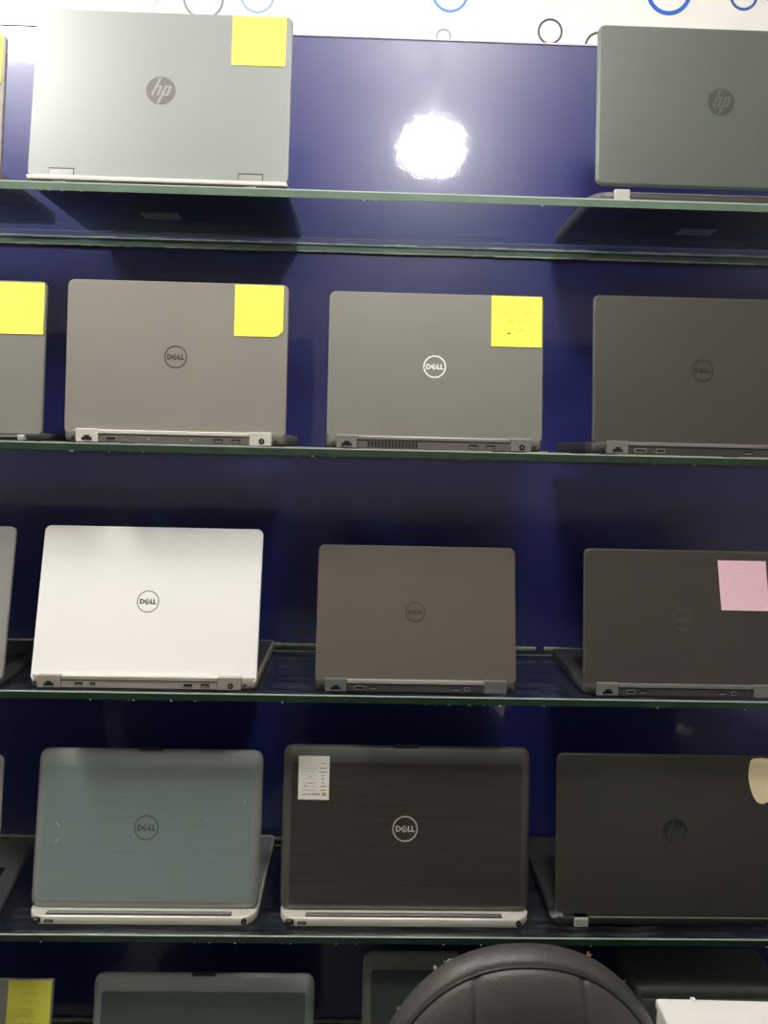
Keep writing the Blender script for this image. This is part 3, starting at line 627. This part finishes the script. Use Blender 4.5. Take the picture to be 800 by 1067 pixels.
# ------------------------------------------------------------------ office chair
def office_chair(cx, cy, ztop, rz):
    t = empty('office_chair', (cx, cy, 0), rz, 'black leather office chair with piped seams in front of the shelves', 'chair')
    ml = mat('black_leather', (.060, .057, .053), .42, noise=.25, nscale=9, bump=.5, bscale=260)
    mst = mat('seam_piping', (.028, .027, .025), .45)
    A, Bh, T = .205, .30, .058; zc = ztop-Bh; n = 2.25
    NR, NT = 70, 640
    def outl(th, s=1.0):
        c, s_ = math.cos(th), math.sin(th)
        k = (abs(c)**n + abs(s_)**n)**(-1/n); return A*c*k*s, Bh*s_*k*s
    SE, XS = .958, .072           # piping ring position, vertical seams
    def depth(x, z, s):
        d = T*(1-s**5)**.5
        d -= .003*math.exp(-((s-SE)/.010)**2)
        if s < SE: d += .003*(1-(s/SE)**6)
        for xs in (-XS, XS):
            xx = xs*(1-.10*(z/Bh))
            if s < SE-.004: d -= .0042*math.exp(-((x-xx)/.0045)**2)
        # soft creases and stuffing
        d += .0018*math.sin(x*70+z*18)*max(0, .9-s) + .0012*math.sin(z*60+x*25)*(1-s)
        return d
    bm = bmesh.new()
    for side in (-1, 1):
        rows = []
        ss = [i/NR for i in range(NR+1)]
        # denser towards the rim
        ss = [1-(1-q)**1.5 for q in ss]
        cen = bm.verts.new((0, side*depth(0, 0, 0)*(1 if side < 0 else .6), zc)); 
        for s in ss[1:]:
            row = []
            for k in range(NT):
                x, z = outl(2*math.pi*k/NT, s); row.append(bm.verts.new((x, side*depth(x, z, s)*(1 if side < 0 else .6) - (z/Bh)**2*.012*side*0, zc+z)))
            rows.append(row)
        for k in range(NT): bm.faces.new((cen, rows[0][k], rows[0][(k+1) % NT]))
        for a, b in zip(rows, rows[1:]):
            for k in range(NT): bm.faces.new((a[k], a[(k+1) % NT], b[(k+1) % NT], b[k]))
    bmesh.ops.remove_doubles(bm, verts=bm.verts[:], dist=.00005)
    link('backrest', bm, ml, t, smooth=True)
    def tube(bm, pts, q, closed=False, N=8):
        vr = []
        m = len(pts)
        for i, p in enumerate(pts):
            p = Vector(p); a = Vector(pts[(i-1) % m] if closed or i else pts[i]); b = Vector(pts[(i+1) % m] if closed or i < m-1 else pts[i])
            d = (b-a).normalized(); s1 = d.cross(Vector((0, 1, 0))).normalized(); s2 = d.cross(s1)
            vr.append([bm.verts.new(p+s1*q*math.cos(2*math.pi*j/N)+s2*q*math.sin(2*math.pi*j/N)) for j in range(N)])
        for i in range(m if closed else m-1):
            for j in range(N): bm.faces.new((vr[i][j], vr[i][(j+1) % N], vr[(i+1) % m][(j+1) % N], vr[(i+1) % m][j]))
    bm = bmesh.new(); pts = []
    for k in range(120):
        x, z = outl(2*math.pi*k/120, SE); pts.append((x, -depth(x, z, SE)-.0012, zc+z))
    tube(bm, pts, .0022, True); link('piping', bm, mst, t, smooth=True)
    for xs in (-XS, XS):                        # double stitched vertical seams
        bm = bmesh.new()
        for dx in (-.0042, .0042):
            pts = []
            for k in range(40):
                z = -Bh*.72 + k*(Bh*1.44)/39; x = xs*(1-.10*(z/Bh))+dx
                s = (abs(x/A)**n+abs(z/Bh)**n)**(1/n)
                if s < SE-.01: pts.append((x, -depth(x, z, s)-.0001, zc+z))
            tube(bm, pts, .0006, N=6)
        link('seam_stitching', bm, mat('stitching_thread', (.13, .12, .11), .6), t, smooth=True)
    # tufts of foam showing through split seams on the rim
    myf = mat('yellow_foam', (.62, .45, .06), .9); mwf = mat('pale_foam', (.55, .52, .42), .9)
    random.seed(4)
    for th, m_, k, ln in ((R(117), mwf, 4, .0045), (R(121), mwf, 3, .004), (R(137), mwf, 2, .0035), (R(67), myf, 3, .010), (R(53.5), myf, 2, .005)):
        bm = bmesh.new(); x, z = outl(th, 1.0)
        for q in range(k):
            dx = random.uniform(-.004, .004)
            a = Vector((x+dx, .006, zc+z-.003)); b = a + Vector((random.uniform(-.004, .004), random.uniform(-.004, .002), ln*random.uniform(.7, 1.1)))
            m1 = (a+b)/2+Vector((random.uniform(-.001, .001), 0, 0)); tube(bm, [a, m1, b], .0009, N=5)
        link('foam_tuft', bm, m_, t)
    # seat, armrests, column and five-spoke base
    bm = bmesh.new(); out = rr_outline(.46, .46, .09, 8, -.46)
    rings(bm, Matrix.Translation((0, -.05+.0, .0)), [(inset(out, .03), .40), (inset(out, .008), .41), (out, .44), (inset(out, .006), .475), (inset(out, .03), .49), (inset(out, .07), .495)])
    link('seat', bm, ml, t, smooth=True)
    mp = mat('chair_black_plastic', (.02, .02, .02), .4)
    bm = bmesh.new(); box(bm, -.035, .035, -.12, .075, .375, .399, .004); box(bm, -.035, .035, .05, .075, .38, zc-.05, .006); link('back_bracket', bm, mp, t)
    bm = bmesh.new(); C_ = Matrix.Translation((0, -.26, 0)); disc(bm, C_, 0, 0, .028, .10, .40, N=24); link('gas_column', bm, mp, t)
    for k in range(5):
        a = 2*math.pi*k/5+math.pi/5; Xr = Matrix.Translation((0, -.26, 0)) @ Matrix.Rotation(a, 4, 'Z')
        bm = bmesh.new(); box(bm, 0, .24, -.02, .02, .065, .10, .008, Xr); g = link('leg', bm, mp, t)
        bm = bmesh.new(); XC = Xr @ Matrix(((1, 0, 0, .225), (0, 0, -1, 0), (0, 1, 0, 0), (0, 0, 0, 1)))
        disc(bm, XC, 0, .030, .029, -.022, -.004, N=24); disc(bm, XC, 0, .030, .029, .004, .022, N=24); box(bm, .215, .235, -.006, .006, .02, .07, 0, Xr)
        link('caster', bm, mp, g)
    return t
office_chair(.210, -.24, .893, R(0))
